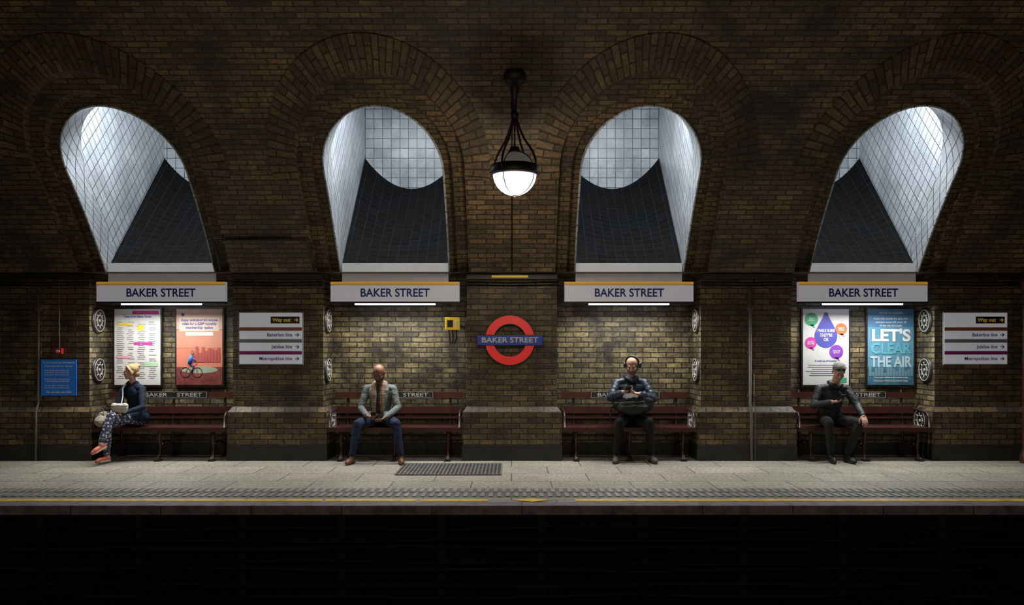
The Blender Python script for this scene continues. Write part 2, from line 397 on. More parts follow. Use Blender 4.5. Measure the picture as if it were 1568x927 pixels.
# ------------------------------------------------------------ benches
b=MB('bench')
b.box((0,.43,.885),(1.84,.032,.085),'maroon'); b.box((0,.415,.67),(1.84,.032,.10),'maroon')
b.box((0,.40,.56),(1.84,.02,.03),'maroon')
for y in(-.03,.10,.23,.35): b.box((0,y,.443),(1.84,.115,.034),'maroon')
b.box((0,-.085,.432),(1.84,.02,.06),'maroon')
for x in(-.74,0,.74):
    b.tube([(x,.46,.96),(x,.455,.8),(x,.43,.6),(x,.41,.42),(x,.42,.25),(x,.45,.12),(x,.47,.02)],[.012,.018,.022,.026,.022,.02,.026],'maroon_i',seg=8)
    b.tube([(x,.41,.41),(x,.2,.40),(x,-.05,.41)],.022,'maroon_i',seg=8)
    b.tube([(x,-.05,.41),(x,-.07,.3),(x,-.03,.18),(x,-.06,.08),(x,-.10,.02)],[.028,.024,.018,.02,.03],'maroon_i',seg=8)
    b.tube([(x,-.04,.16),(x,.1,.25),(x,.25,.25),(x,.42,.18)],.014,'maroon_i',seg=8)
    b.box((x,-.1,.012),(.08,.12,.024),'maroon_i'); b.box((x,.46,.012),(.08,.1,.024),'maroon_i')
for x in(-.9,.9):
    b.tube([(x,.44,.70),(x,.25,.68),(x,.02,.66),(x,-.05,.6),(x,-.06,.44)],.016,'maroon_i',seg=8)
b.box((0,.411,.885),(1.0,.012,.10),'black')
for dz in(-.043,.043): b.box((0,.404,.885+dz),(.985,.004,.006),'oldwhite')
for dx in(-.49,.49): b.box((dx,.404,.885),(.006,.004,.09),'oldwhite')
b.text('BAKER',.075,(-.24,.402,.885),'oldwhite',width=.32,bold=.001); b.text('STREET',.075,(.24,.402,.885),'oldwhite',width=.36,bold=.001)
bo=b.build(loc=(vis[0],0,0),bevel=.004)
for c in vis[1:]: dup(bo,(c,0,0))

# ------------------------------------------------------------ roundel
r=MB('station_roundel')
def ring(mb,cx,cz,ro,ri,y0,y1,m,seg=72):
    vs=[]
    for k in range(seg):
        a=2*pi*k/seg
        for rr,y in((ri,y0),(ro,y0),(ro,y1),(ri,y1)): vs.append((cx+rr*math.cos(a),y,cz+rr*math.sin(a)))
    fs=[]
    for k in range(seg):
        n=(k+1)%seg
        for q in range(4): fs.append((k*4+q,k*4+(q+1)%4,n*4+(q+1)%4,n*4+q))
    mb.add(vs,fs,m)
ring(r,0,1.67,.345,.225,-.05,-.02,'red'); ring(r,0,1.67,.352,.343,-.052,-.001,'black'); ring(r,0,1.67,.228,.22,-.052,-.001,'black')
r.box((0,-.06,1.67),(.90,.03,.135),'blue'); r.box((0,-.052,1.67),(.915,.028,.15),'black')
r.text('BAKER STREET',.10,(0,-.077,1.67),'white',width=.78,bold=.0018)
r.build(loc=(-.03,0,0),bevel=.002)

# ------------------------------------------------------------ pendant lamp
def pendant(loc):
    p=MB('pendant_globe_lamp'); zc=3.53; top=4.60; gr_=.245
    p.lathe([(0,top+.10),(.13,top+.08),(.13,top+.0),(.10,top-.05),(.06,top-.08),(.05,top-.14),(.03,top-.2),(.022,top-.3),(.022,4.24),(.045,4.21),(.045,4.16),(.02,4.12),(0,4.12)],(0,0,0),'black',seg=24)
    n=24
    p.lathe([(gr_*math.sin(pi/2+pi/2*i/n),gr_*math.cos(pi/2+pi/2*i/n)) for i in range(n+1)],(0,0,zc),'globe',seg=40)
    p.lathe([(gr_*math.sin(pi/2*i/n),gr_*math.cos(pi/2*i/n)) for i in range(n+1)],(0,0,zc),'globetop',seg=40)
    p.lathe([(.250,zc-.02),(.272,zc-.02),(.280,zc+.02),(.272,zc+.09),(.250,zc+.09),(.250,zc-.02)],(0,0,0),'black',seg=40)
    p.lathe([(0,zc+.31),(.05,zc+.30),(.06,zc+.26),(.08,zc+.245),(.08,zc+.225),(0,zc+.23)],(0,0,0),'black',seg=24)
    for k in range(4):
        a=pi/4+k*pi/2+.25; pts=[(.02,4.17),(.04,4.10),(.08,4.0),(.13,3.9),(.19,3.82),(.24,3.74),(.27,3.66),(.278,3.56)]
        p.tube([(q*math.cos(a),q*math.sin(a),z) for q,z in pts],.013,'black',seg=8)
        p.tube([(.25*math.cos(a)*math.sin(t),.25*math.sin(a)*math.sin(t),zc-.25*math.cos(t)) for t in [pi/2*i/10 for i in range(11)]],.004,'black',seg=6)
        p.tube([(.25*math.cos(a)*math.sin(t),.25*math.sin(a)*math.sin(t),zc+.25*math.cos(t)) for t in [pi/2*i/10 for i in range(11)]],.006,'black',seg=6)
    p.tube([(0,0,4.16),(0,0,zc+.3)],.010,'black',seg=8)
    p.lathe([(0,zc-.265),(.02,zc-.258),(.025,zc-.245),(0,zc-.24)],(0,0,0),'black',seg=16)
    return p.build(loc=loc)
def plamp(x,y,e):
    ld=bpy.data.lights.new('globe_lamp','POINT'); ld.energy=e; ld.color=(1.0,.86,.66); ld.shadow_soft_size=.2
    lo=bpy.data.objects.new('globe_lamp',ld); lo.location=(x,y,3.02); COL.objects.link(lo)
po=pendant((0.03,-2.3,0)); plamp(0.03,-2.3,38)
for x,e in((-6.2,65),(0,165),(6.2,65)): dup(po,(x,-12.2,0)); plamp(x,-12.2,e)  # unseen pendants behind the camera, added as warm front fill for the vault

# ------------------------------------------------------------ direction signs
def dirsign(x):
    s=MB('line_direction_sign'); w,h=.87,.71; z0=1.34
    s.box((0,-.03,z0+h/2),(w,.03,h),'signwhite')
    def arrow(xc,zc,m):
        s.box((xc-.014,-.047,zc),(.05,.003,.010),m)
        for sg in(-1,1): s.box((xc+.004,-.047,zc+sg*.011),(.034,.003,.010),m,rot=Matrix.Rotation(sg*.75,3,'Y'))
    s.box((.20,-.047,z0+h-.10),(.40,.003,.095),'frame')
    s.text('Way out',.07,(.15,-.05,z0+h-.10),'yellowbox',maxw=.26,bold=.001); 
    s.box((.35,-.050,z0+h-.10),(.05,.003,.010),'yellowbox')
    for sg in(-1,1): s.box((.366,-.050,z0+h-.10+sg*.011),(.034,.003,.010),'yellowbox',rot=Matrix.Rotation(sg*.75,3,'Y'))
    for k,(t,m) in enumerate((('Bakerloo line','brownline'),('Jubilee line','greyline'),('Metropolitan line','magline'))):
        zb=z0+h-.225-k*.165
        s.box((0,-.047,zb),(w,.003,.048),m)
        s.text(t,.066,(.30,-.05,zb-.082),'navy',align='RIGHT',bold=.0008); arrow(.375,zb-.082,'navy')
    s.box((0,-.028,z0+h/2),(w+.02,.025,h+.02),'greyline')
    s.build(loc=(x,0,0))
dirsign((416-784)/110); dirsign((1491.5-784)/110)

s=MB('emergency_notice_sign'); x=(91.5-784)/110; w=.49
s.box((x,-.02,1.15),(w,.02,.50),'noticeblue')
s.text('To be used in an emergency',.04,(x,-.032,1.36),'white',maxw=.44); s.text('if you see fire or smoke',.04,(x,-.032,1.31),'white',maxw=.44)
for k in range(9):
    if k not in(3,6): s.text('Operate the fire alarm and leave now'[k:],.03,(x-.03+.004*(k%3),-.032,1.25-k*.03),'white',maxw=.34)
s.text('Do not take any risks',.04,(x,-.032,.95),'white',maxw=.4,bold=.001)
s.build(bevel=.003)
s=MB('fire_alarm_box'); x=(92-784)/110
s.box((x,-.03,1.52),(.10,.05,.08),'redbox'); s.box((x,-.058,1.52),(.05,.006,.035),'white'); s.tube([(x,-.02,1.56),(x,-.02,2.5)],.008,'conduit'); s.build(bevel=.005)
s=MB('help_point_box'); x=-.83
s.box((x,.02,1.90),(.20,.1,.17),'yellowbox'); s.box((x-.03,-.033,1.90),(.08,.008,.1),'frame'); s.box((x+.06,-.033,1.90),(.03,.008,.09),'white')
for dx in(-.05,0,.05): s.tube([(x+dx,.02,1.82),(x+dx+.01,.02,1.72),(x+dx*.6,.02,1.62)],.008,'cable')
s.box((x+.05,.3,1.90),(.03,.48,.04),'black')
s.build(bevel=.005)

s=MB('cable_tray')
for i in range(0,len(edges),2):
    a,b_=edges[i],edges[i+1]; s.box(((a+b_)/2,-.04,2.55),(b_-a,.08,.07),'black')
    for z in(2.48,2.44): s.tube([(a,-.02,z),((a+b_)/2,-.02,z-.01),(b_,-.02,z)],.012,'cable')
s.box((-.03,-.09,2.55),(.5,.02,.03),'yellowbox'); s.box((-.03,-.1,2.58),(.3,.02,.02),'black')
s.build()
def conduit(x,z1,r_):
    s=MB('conduit_pipe')
    s.tube([(x,-.085,.0),(x,-.085,.70),(x,-.02,.80),(x,-.02,z1)],r_,'conduit')
    for z in(.9,1.5,2.1):
        if z<z1: s.box((x,-.015,z),(.07,.03,.03),'conduit')
    s.build()
conduit(-6.58,2.42,.016); conduit(3.31,2.42,.02); conduit(3.36,1.2,.008)
s=MB('lamp_supply_cable')
s.tube([(0,-.27,2.62)]+[(0,fy(z)-.025,z) for z in [2.7,2.9,3.1,3.3,3.5,3.7,3.9,4.1,4.3,4.45]],.010,'cable')
s.build()
s=MB('wall_conduit_frame')
pts=[(x,fy(z)-.03,z) for x,z in((-4.0+.05,2.62),(-3.95,2.8),(-3.95,3.0),(-3.3,3.0),(-2.72,3.0),(-2.68,2.8),(-2.68,2.62))]
s.tube(pts,.02,'black'); s.build()
s=MB('iron_column'); x=7.0
s.lathe([(.10,0),(.10,.1),(.08,.14),(.065,.2),(.06,2.3),(.08,2.36),(.1,2.42),(.1,2.5),(.06,2.5),(.06,2.59)],(x,-.3,0),'maroon',seg=20); s.build()

def vent(c,sd):
    v=MB('round_wall_vent')
    d=-sd
    def rg(prof,m): v.lathe([(r,d*h) for r,h in prof],(0,0,0),m,seg=36,axis='X')
    rg([(0,.02),(.10,.02),(.105,.03),(.16,.03),(.185,.022),(.19,0)],'black')
    rg([(.148,.030),(.148,.036),(.160,.036),(.160,.030)],'oldwhite')
    rg([(.070,.022),(.070,.034),(.082,.034),(.082,.022)],'oldwhite')
    rg([(0,.034),(.022,.034),(.022,.02)],'oldwhite')
    for k in range(8):
        a=k*pi/4; v.tube([(d*.03,.08*math.cos(a),.08*math.sin(a)),(d*.033,.115*math.cos(a),.115*math.sin(a))],.009,'oldwhite',seg=6)
    return v
for c in vis:
    sd=-1 if c<0 else 1
    for z in(1.95,1.25): vent(c,sd).build(loc=(c+sd*(AH-.001),.24,z))
    vent(c,sd).build(loc=(c+sd*(AH-.066),.24,.53))

# ------------------------------------------------------------ posters
PY=AD-.03
def poster_base(x,col,nm):
    p=MB('framed_poster'); zc=1.575
    p.box((x,PY,zc),(.71,.04,1.15),'frame'); p.box((x,PY-.022,zc),(.665,.006,1.10),C(nm,col))
    return p,PY-.027,zc
p,y,zc=poster_base(-5.43,(0.62,0.62,0.60),'paper_white'); x=-5.43
p.box((x+.12,y,zc+.50),(.38,.003,.05),C('p_mag',(.6,.03,.25))); p.text('Trains from Baker Street',.04,(x,y,zc+.44),'navy',maxw=.55,bold=.001)
for cix in range(4):
    for k in range(30):
        if random.random()<.85: p.box((x-.25+cix*.155+random.uniform(-.01,.01),y,zc+.36-k*.028),(.12*random.uniform(.5,1),.002,.009),C('p_grey',(.25,.25,.3)))
for dx,dz,w,h,cn,cc in((-.18,.33,.2,.035,'p_yel',(.8,.6,.05)),(.14,.05,.16,.04,'p_mag2',(.5,.05,.3)),(.0,.05,.1,.04,'p_mag2',(.5,.05,.3)),(-.2,-.15,.2,.03,'p_pk',(.75,.3,.4)),(.2,-.25,.2,.06,'p_gn',(.4,.6,.4)),(.05,.28,.08,.08,'p_yel',(.8,.6,.05))):
    p.box((x+dx,y-.001,zc+dz),(w,.003,h),C(cn,cc))
p.build()
p,y,zc=poster_base(-4.53,(0.52,0.17,0.11),'poster_red'); x=-4.53
p.box((x,y,zc+.40),(.665,.002,.3),C('p_sky',(.48,.30,.24))); p.box((x,y,zc+.12),(.665,.002,.27),C('p_sky2',(.48,.20,.14)))
p.box((x,y-.001,zc-.42),(.665,.002,.26),C('p_ground',(.16,.035,.03),var=.5,scale=15)); p.disc((x,zc-.33),.27,.05,y-.0025,C('p_gr3',(.25,.3,.22)))
p.box((x,y-.002,zc+.33),(.58,.002,.20),C('p_lbl',(.55,.42,.36)))
for t,dz,m in(('Enjoy unlimited 60 minute',.39,'navy'),('rides for a £20* monthly',.335,'navy'),('membership option',.28,'navy')): p.text(t,.05,(x,y-.004,zc+dz),m,maxw=.54,bold=.0008)
p.box((x,y-.001,zc+.19),(.4,.003,.05),C('p_w',(.75,.7,.65)))
for k in range(9):
    h=.1+.13*abs(math.sin(k*1.7)); p.box((x-.08+k*.045,y-.002,zc-.22+h/2),(.04,.003,h),C('p_castle',(.35,.07,.06)))
for dx in(-.20,-.03): ring(p,x+dx,zc-.37,.075,.066,y-.006,y-.003,'frame',seg=28)
for a,b_ in(((-.20,-.37),(-.14,-.27)),((-.14,-.27),(-.05,-.27)),((-.05,-.27),(-.03,-.37)),((-.14,-.27),(-.11,-.37)),((-.11,-.37),(-.05,-.27)),((-.05,-.27),(-.04,-.22))):
    p.tube([(x+a[0],y-.005,zc+a[1]),(x+b_[0],y-.005,zc+b_[1])],.004,C('p_bike',(.5,.05,.04)),seg=6)
bl=C('p_blue',(.03,.15,.5))
p.tube([(x-.14,y-.007,zc-.24),(x-.11,y-.007,zc-.12)],[.03,.026],bl,seg=8); p.tube([(x-.11,y-.007,zc-.14),(x-.05,y-.007,zc-.21)],.01,bl,seg=8)
p.disc((x-.10,zc-.075),.026,.032,y-.01,C('p_skin',(.3,.13,.08))); p.tube([(x-.14,y-.007,zc-.24),(x-.08,y-.007,zc-.29),(x-.11,y-.007,zc-.37)],.013,C('p_navy',(.02,.03,.1)),seg=8)
p.disc((x-.24,zc+.47),.025,.025,y-.004,'navy')
p.build()
p,y,zc=poster_base(4.55,(0.56,0.56,0.58),'paper_cool'); x=4.55
for dx,dz,rr,cn,cc,t in((-.21,.40,.095,'c_gn',(.03,.30,.14),'CAN I\nASSIST?'),(.22,.26,.085,'c_or',(.65,.14,.04),'NEED A\nHAND?'),(-.22,.06,.085,'c_mg',(.50,.04,.32),'DO YOU\nNEED HELP'),(.15,-.07,.10,'c_pu',(.20,.05,.40),'WOULD YOU\nLIKE TO SIT')):
    p.disc((x+dx,zc+dz),rr,rr,y-.002,C(cn,cc)); p.add([(x+dx-.03,y-.002,zc+dz-rr*.8),(x+dx+.03,y-.002,zc+dz-rr*.8),(x+dx+.05,y-.002,zc+dz-rr*1.35)],[(0,1,2)],C(cn,cc))
    p.text(t,.028,(x+dx,y-.004,zc+dz),'white',maxw=.11,bold=.0004)
pu=C('c_deep',(.07,.07,.36))
dp=[(.165*math.cos(t),.16+.17*math.sin(t)) for t in [math.radians(a) for a in range(150,391,10)]]
dp=dp+[(.10,.33),(.05,.42),(.02,.50),(-.02,.50),(-.05,.42),(-.10,.33)]
p.quad([(x+a,y-.003,zc+b_) for a,b_ in dp],pu)
p.text("MAKE SURE\nTHEY'RE\nOK",.065,(x,y-.006,zc+.17),'white',width=.25,bold=.001)
p.text('A small act of kindness',.035,(x,y-.003,zc-.2),'navy',maxw=.5)
for k in range(6): p.box((x-.04*(k%2),y-.001,zc-.26-k*.03),(.5-.05*(k%3),.002,.008),C('p_grey',(.25,.25,.3)))
p.box((x+.2,y-.001,zc-.48),(.2,.002,.07),C('c_gn',(0,0,0)))
p.build()
p,y,zc=poster_base(5.49,(0.10,0.26,0.38),'poster_blue'); x=5.49
p.box((x,y,zc+.42),(.665,.002,.25),C('d_top',(.06,.17,.32))); p.box((x,y,zc-.42),(.665,.002,.26),C('d_bot',(.04,.13,.20),var=.4,scale=12))
p.text('MAYOR OF LONDON',.035,(x,y-.003,zc+.49),'white',maxw=.4)
for k in range(3): p.text(['From this month the ultra low','emission zone will cover all','of the city boroughs'][k],.04,(x,y-.003,zc+.41-k*.05),'white',maxw=.56)
p.text("LET'S",.24,(x,y-.004,zc+.16),C('d_w',(.65,.7,.72)),width=.56,bold=.008)
p.text("CLEAR",.21,(x,y-.004,zc-.03),C('d_c',(.10,.38,.48)),width=.58,bold=.006)
p.text("THE AIR",.21,(x,y-.004,zc-.22),C('d_w2',(.42,.55,.62)),width=.60,bold=.006)
for k in range(15):
    h=.04+.12*abs(math.sin(k*2.3+1)); p.box((x-.3+k*.043,y-.002,zc-.42+h/2),(.036,.003,h),C('d_sk',(.12,.24,.30)))
for k in range(2): p.text('Check your vehicle at the website today',.03,(x,y-.003,zc-.44-k*.05),'white',maxw=.55)
p.build()

# ------------------------------------------------------------ people
def capmesh(a,b,ra,rb,seg=16):
    a=Vector(a);b=Vector(b); t=b-a; L=t.length
    t=t.normalized() if L>1e-6 else Vector((0,0,1)); up=t.orthogonal().normalized(); w=t.cross(up)
    prof=[]
    for i in range(7): an=-pi/2+pi/2*i/6; prof.append((ra*math.cos(an),ra*math.sin(an)))
    for i in range(7): an=pi/2*i/6; prof.append((rb*math.cos(an),L+rb*math.sin(an)))
    vs=[];fs=[]
    vs.append(a-t*ra)
    pr=prof[1:-1]
    for (r_,h) in pr:
        for k in range(seg):
            an=2*pi*k/seg; vs.append(a+t*h+(up*math.cos(an)+w*math.sin(an))*r_)
    vs.append(b+t*rb)
    for k in range(seg): fs.append((0,1+(k+1)%seg,1+k))
    for i in range(len(pr)-1):
        for k in range(seg):
            p_=1+i*seg; q=p_+seg; fs.append((p_+k,p_+(k+1)%seg,q+(k+1)%seg,q+k))
    l=len(vs)-1; p_=1+(len(pr)-1)*seg
    for k in range(seg): fs.append((p_+k,p_+(k+1)%seg,l))
    return vs,fs
def ellmesh(c,r,Rm,seg=24,n=14):
    c=Vector(c); vs=[c+Rm@Vector((0,0,-r[2]))]; fs=[]
    for i in range(1,n):
        an=-pi/2+pi*i/n
        for k in range(seg):
            a=2*pi*k/seg; vs.append(c+Rm@Vector((r[0]*math.cos(an)*math.cos(a),r[1]*math.cos(an)*math.sin(a),r[2]*math.sin(an))))
    vs.append(c+Rm@Vector((0,0,r[2])))
    for k in range(seg): fs.append((0,1+(k+1)%seg,1+k))
    for i in range(n-2):
        for k in range(seg):
            p_=1+i*seg;q=p_+seg; fs.append((p_+k,p_+(k+1)%seg,q+(k+1)%seg,q+k))
    l=len(vs)-1;p_=1+(n-2)*seg
    for k in range(seg): fs.append((p_+k,p_+(k+1)%seg,l))
    return vs,fs
class Body:
    def __init__(s,name): s.name=name; s.pr=[]; s.tags=[]
    def t(s,tag):
        if tag not in s.tags: s.tags.append(tag)
        return s.tags.index(tag)
    def cap(s,a,b,ra,rb,tag): s.pr.append(('c',Vector(a),Vector(b),ra,rb,s.t(tag)))
    def chain(s,pts,rs,tag):
        for i in range(len(pts)-1): s.cap(pts[i],pts[i+1],rs[i],rs[i+1],tag)
    def ell(s,c,r,tag,Rm=None): s.pr.append(('e',Vector(c),Rm or Matrix.Identity(3),r,None,s.t(tag)))
    def hand(s,W,d,n,side,curl=.5,k=1.0,tag='skin'):
        W=Vector(W);d=Vector(d).normalized();n=Vector(n);n=(n-d*n.dot(d)).normalized();t=d.cross(n)*side
        for i,(ln) in enumerate((.070,.078,.072,.056)):
            lat=t*(1.5-i)*.0205*k; kk=W+d*(.088-.004*abs(i-1))*k+lat
            s.cap(W+lat*.6+d*.01,kk,.0145*k,.0115*k,tag)
            dd=d.copy(); p_=kk; an=0
            for q,(fr) in enumerate((.45,.31,.24)):
                an+=curl*(.55 if q==0 else .8); dd=d*math.cos(an)+n*math.sin(an)+t*(1.5-i)*.05
                p2=p_+dd*ln*fr*k*1.1; s.cap(p_,p2,(.0098-.0008*q)*k,(.0092-.0008*q)*k,tag); p_=p2
        b0=W+d*.025*k+t*.022*k; b1=b0+(d*.55+t*.75+n*.3).normalized()*.042*k; b2=b1+(d*.85+t*.25+n*.45).normalized()*.032*k
        b3=b2+(d*.9+t*.0+n*.5).normalized()*.026*k
        s.chain([b0,b1,b2,b3],[.016*k,.012*k,.0105*k,.009*k],tag)
    def shoe(s,ank,toe,tag,k=1.0,sole='sole',w=1.0):
        a=Vector(ank);t=Vector(toe).normalized(); up=Vector((0,0,1)); up=(up-t*up.dot(t)).normalized()
        h=a-up*.048-t*.035
        s.cap(h,h+t*.09,.036*k*w,.036*k*w,tag)
        s.cap(h+t*.07,h+t*.17*k-up*.008,.036*k*w,.039*k*w,tag); s.cap(h+t*.17*k-up*.008,h+t*.225*k-up*.016,.038*k*w,.024*k*w,tag)
        s.cap(a+up*.012,h+t*.05,.036*k*w,.034*k*w,tag)
        s.chain([h-up*.030,h+t*.10-up*.030,h+t*.18*k-up*.032,h+t*.225*k-up*.030],[.020*k,.018*k,.022*k,.014*k],sole)
        for sd in(-1,1):
            l=t.cross(up)*sd*.020*k*w; s.chain([h+l-up*.030,h+l*.9+t*.10-up*.030,h+l*1.1+t*.17*k-up*.031],[.017*k]*3,sole)
    def head(s,c,yaw,pitch,roll=0,hair='hair',style='short',beard=None,k=1.0):
        Rm=Matrix.Rotation(yaw,3,'Z')@Matrix.Rotation(roll,3,'Y')@Matrix.Rotation(pitch,3,'X'); c=Vector(c)
        L=lambda x,y,z:c+Rm@(Vector((x,y,z))*k)
        E_=lambda x,y,z,r,tag:s.ell(L(x,y,z),[q*k for q in r],tag,Rm)
        E_(0,.012,.035,(.076,.094,.082),'skin'); E_(0,-.028,-.03,(.060,.062,.072),'skin'); E_(0,-.055,-.082,(.030,.028,.024),'skin')
        s.cap(L(-.035,-.077,.024),L(.035,-.077,.024),.012*k,.012*k,'skin')
        s.chain([L(0,-.086,.018),L(0,-.104,-.012),L(0,-.106,-.022)],[.008*k,.0105*k,.014*k],'skin')
        s.cap(L(-.012,-.096,-.024),L(.012,-.096,-.024),.009*k,.009*k,'skin')
        for sx in(-1,1):
            E_(sx*.077,.012,-.005,(.010,.020,.032),'skin'); E_(sx*.030,-.0775,.004,(.011,.008,.005),'eye')
            E_(sx*.030,-.074,.011,(.017,.012,.007),'skin'); E_(sx*.034,-.066,-.022,(.024,.022,.022),'skin')
            s.cap(L(sx*.018,-.090,.026),L(sx*.044,-.081,.027),.0045*k,.0035*k,'brow')
        ly=-.095 if beard else -.088
        s.cap(L(-.018,ly,-.053),L(.018,ly,-.053),.0065*k,.0065*k,'lips')
        if style=='short': E_(0,.024,.045,(.081,.092,.084),hair)
        if style=='buzz': E_(0,.030,.038,(.0785,.086,.080),hair)
        if style=='bun':
            E_(0,.028,.042,(.084,.094,.086),hair); E_(0,.10,.085,(.042,.040,.040),hair); E_(0,.075,-.03,(.06,.05,.05),hair)
            for sx in(-1,1): s.chain([L(sx*.05,-.055,.085),L(sx*.082,-.02,.03),L(sx*.08,.0,-.035)],[.016*k,.013*k,.007*k],hair)
        if beard:
            E_(0,-.036,-.062,(.061,.059,.050),beard)
            for sx in(-1,1): s.chain([L(sx*.070,-.004,-.015),L(sx*.060,-.03,-.05)],[.010*k,.018*k],beard)
            s.cap(L(-.026,-.089,-.040),L(.026,-.089,-.040),.007*k,.007*k,beard)
        return L,Rm
    def build(s,mats,vox=.0055,wr=0.004):
        mats.setdefault('sole',M.setdefault('solemat',mat('rubber_sole',(.03,.028,.026),.7)))
        vs=[];fs=[]
        for p in s.pr:
            v,f=capmesh(p[1],p[2],p[3],p[4]) if p[0]=='c' else ellmesh(p[1],p[3],p[2])
            b=len(vs); vs+=v; fs+=[tuple(i+b for i in q) for q in f]
        me=bpy.data.meshes.new('tmp'); me.from_pydata([tuple(v) for v in vs],[],fs); o=bpy.data.objects.new('tmp',me); COL.objects.link(o)
        m=o.modifiers.new('r','REMESH'); m.mode='VOXEL'; m.voxel_size=vox; m.adaptivity=0
        m=o.modifiers.new('s','SMOOTH'); m.factor=.5; m.iterations=3
        dg=bpy.context.evaluated_depsgraph_get(); me2=bpy.data.meshes.new_from_object(o.evaluated_get(dg)); bpy.data.objects.remove(o)
        n=len(me2.vertices); co=np.empty(n*3); me2.vertices.foreach_get('co',co); co=co.reshape(-1,3)
        best=np.full(n,1e9); tg=np.zeros(n,int)
        for p in s.pr:
            if p[0]=='c':
                a=np.array(p[1]);b=np.array(p[2]);ab=b-a;L2=max(1e-9,ab@ab)
                h=np.clip(((co-a)@ab)/L2,0,1); d=np.linalg.norm(co-a-h[:,None]*ab,axis=1)-(p[3]+(p[4]-p[3])*h)
            else:
                Rm=np.array(p[2]); q=(co-np.array(p[1]))@Rm; q=q/np.array(p[3]); d=(np.linalg.norm(q,axis=1)-1)*min(p[3])
            k=d<best; best[k]=d[k]; tg[k]=p[5]
        nm=np.empty(n*3); me2.vertices.foreach_get('normal',nm); nm=nm.reshape(-1,3)
        cloth=np.array([t.startswith('c_') for t in s.tags])
        ck=cloth[tg]
        for i in np.nonzero(ck)[0]:
            c=co[i]; w=mnoise.noise(Vector((c[0]*13,c[1]*13,c[2]*22)))*wr+mnoise.noise(Vector((c[0]*34+5,c[1]*30,c[2]*44)))*wr*.5
            co[i]+=nm[i]*w
        co[:,2]=np.maximum(co[:,2],0.003)
        me2.vertices.foreach_set('co',co.ravel())
        me2.materials.clear()
        for t in s.tags: me2.materials.append(mats[t])
        nl=len(me2.polygons); mi=np.zeros(nl,np.int32)
        for i,p in enumerate(me2.polygons): mi[i]=tg[p.vertices[0]]
        me2.polygons.foreach_set('material_index',mi); me2.polygons.foreach_set('use_smooth',np.ones(nl,bool))
        me2.update(); ob=bpy.data.objects.new(s.name,me2); me2.name=s.name; COL.objects.link(ob); return ob

def cloth(n,c,rough=.85,var=.3,scale=25,bump=.35): return mat(n,c,rough,var=var,scale=scale,bump=bump,bscale=45,spec=.25)
def dotcloth(n,c1,c2):
    m,nt,b=newmat(n); N=nt.nodes;L=nt.links; g=N.new('ShaderNodeNewGeometry'); v=N.new('ShaderNodeTexVoronoi'); v.inputs['Scale'].default_value=26; v.inputs['Randomness'].default_value=.6
    L.new(g.outputs['Position'],v.inputs['Vector']); r=N.new('ShaderNodeMapRange'); r.inputs[1].default_value=.33;r.inputs[2].default_value=.40;r.inputs[3].default_value=1;r.inputs[4].default_value=0
    L.new(v.outputs['Distance'],r.inputs[0]); mx=N.new('ShaderNodeMix'); mx.data_type='RGBA'; L.new(r.outputs[0],mx.inputs[0]); mx.inputs[6].default_value=(*c1,1);mx.inputs[7].default_value=(*c2,1)
    L.new(mx.outputs[2],b.inputs['Base Color']); b.inputs['Roughness'].default_value=.8; return m
def plaid(n,c1,c2,c3):
    m,nt,b=newmat(n); N=nt.nodes;L=nt.links; g=N.new('ShaderNodeNewGeometry')
    w=N.new('ShaderNodeTexWave'); w.inputs['Scale'].default_value=9; w.bands_direction='X'; w2=N.new('ShaderNodeTexWave'); w2.inputs['Scale'].default_value=9; w2.bands_direction='Z'
    L.new(g.outputs['Position'],w.inputs['Vector']); L.new(g.outputs['Position'],w2.inputs['Vector'])
    a=N.new('ShaderNodeMix'); a.data_type='RGBA'; L.new(w.outputs['Fac'],a.inputs[0]); a.inputs[6].default_value=(*c1,1); a.inputs[7].default_value=(*c2,1)
    a2=N.new('ShaderNodeMix'); a2.data_type='RGBA'; mm=N.new('ShaderNodeMath'); mm.operation='MULTIPLY'; mm.inputs[1].default_value=.5; L.new(w2.outputs['Fac'],mm.inputs[0]); L.new(mm.outputs[0],a2.inputs[0]); L.new(a.outputs[2],a2.inputs[6]); a2.inputs[7].default_value=(*c3,1)
    L.new(a2.outputs[2],b.inputs['Base Color']); b.inputs['Roughness'].default_value=.9; return m
def skinm(n,c): return mat(n,c,.5,var=.12,scale=30,spec=.4)
eye=mat('eye_dark',(.05,.035,.03),.2)

def torso(B,J,tag,w=1.0,d=1.0):
    P=Vector(J['pel']);Wt=Vector(J['waist']);Ch=Vector(J['chest']);Nk=Vector(J['neck'])
    yaw=J.get('yaw',0); Rz=Matrix.Rotation(yaw,3,'Z')
    def tilt(a,b): 
        v=(Vector(b)-Vector(a)); p=math.atan2(-v.y,v.z); return Rz@Matrix.Rotation(p,3,'X')
    B.ell(P,(.165*w,.125*d,.105),J.get('bottom','c_trous'),Rz)
    B.ell(P.lerp(Wt,.7),(.165*w,.130*d,.13),tag,tilt(P,Wt)); B.ell(Wt.lerp(Ch,.5),(.155*w,.118*d,.15),tag,tilt(Wt,Ch))
    B.ell(Ch,(.165*w,.122*d,.15),tag,tilt(Wt,Ch))
    for sx in 'LR':
        sh=Vector(J['sh'+sx]); m_=Nk.lerp(sh,.45)-Vector((0,0,.012))
        B.cap(Nk-Vector((0,-.015,.012)),m_,.050,.052,tag); B.cap(m_,sh,.052,.058*w,tag); B.cap(Ch,sh-Vector((0,0,.03)),.10*w,.060*w,tag)
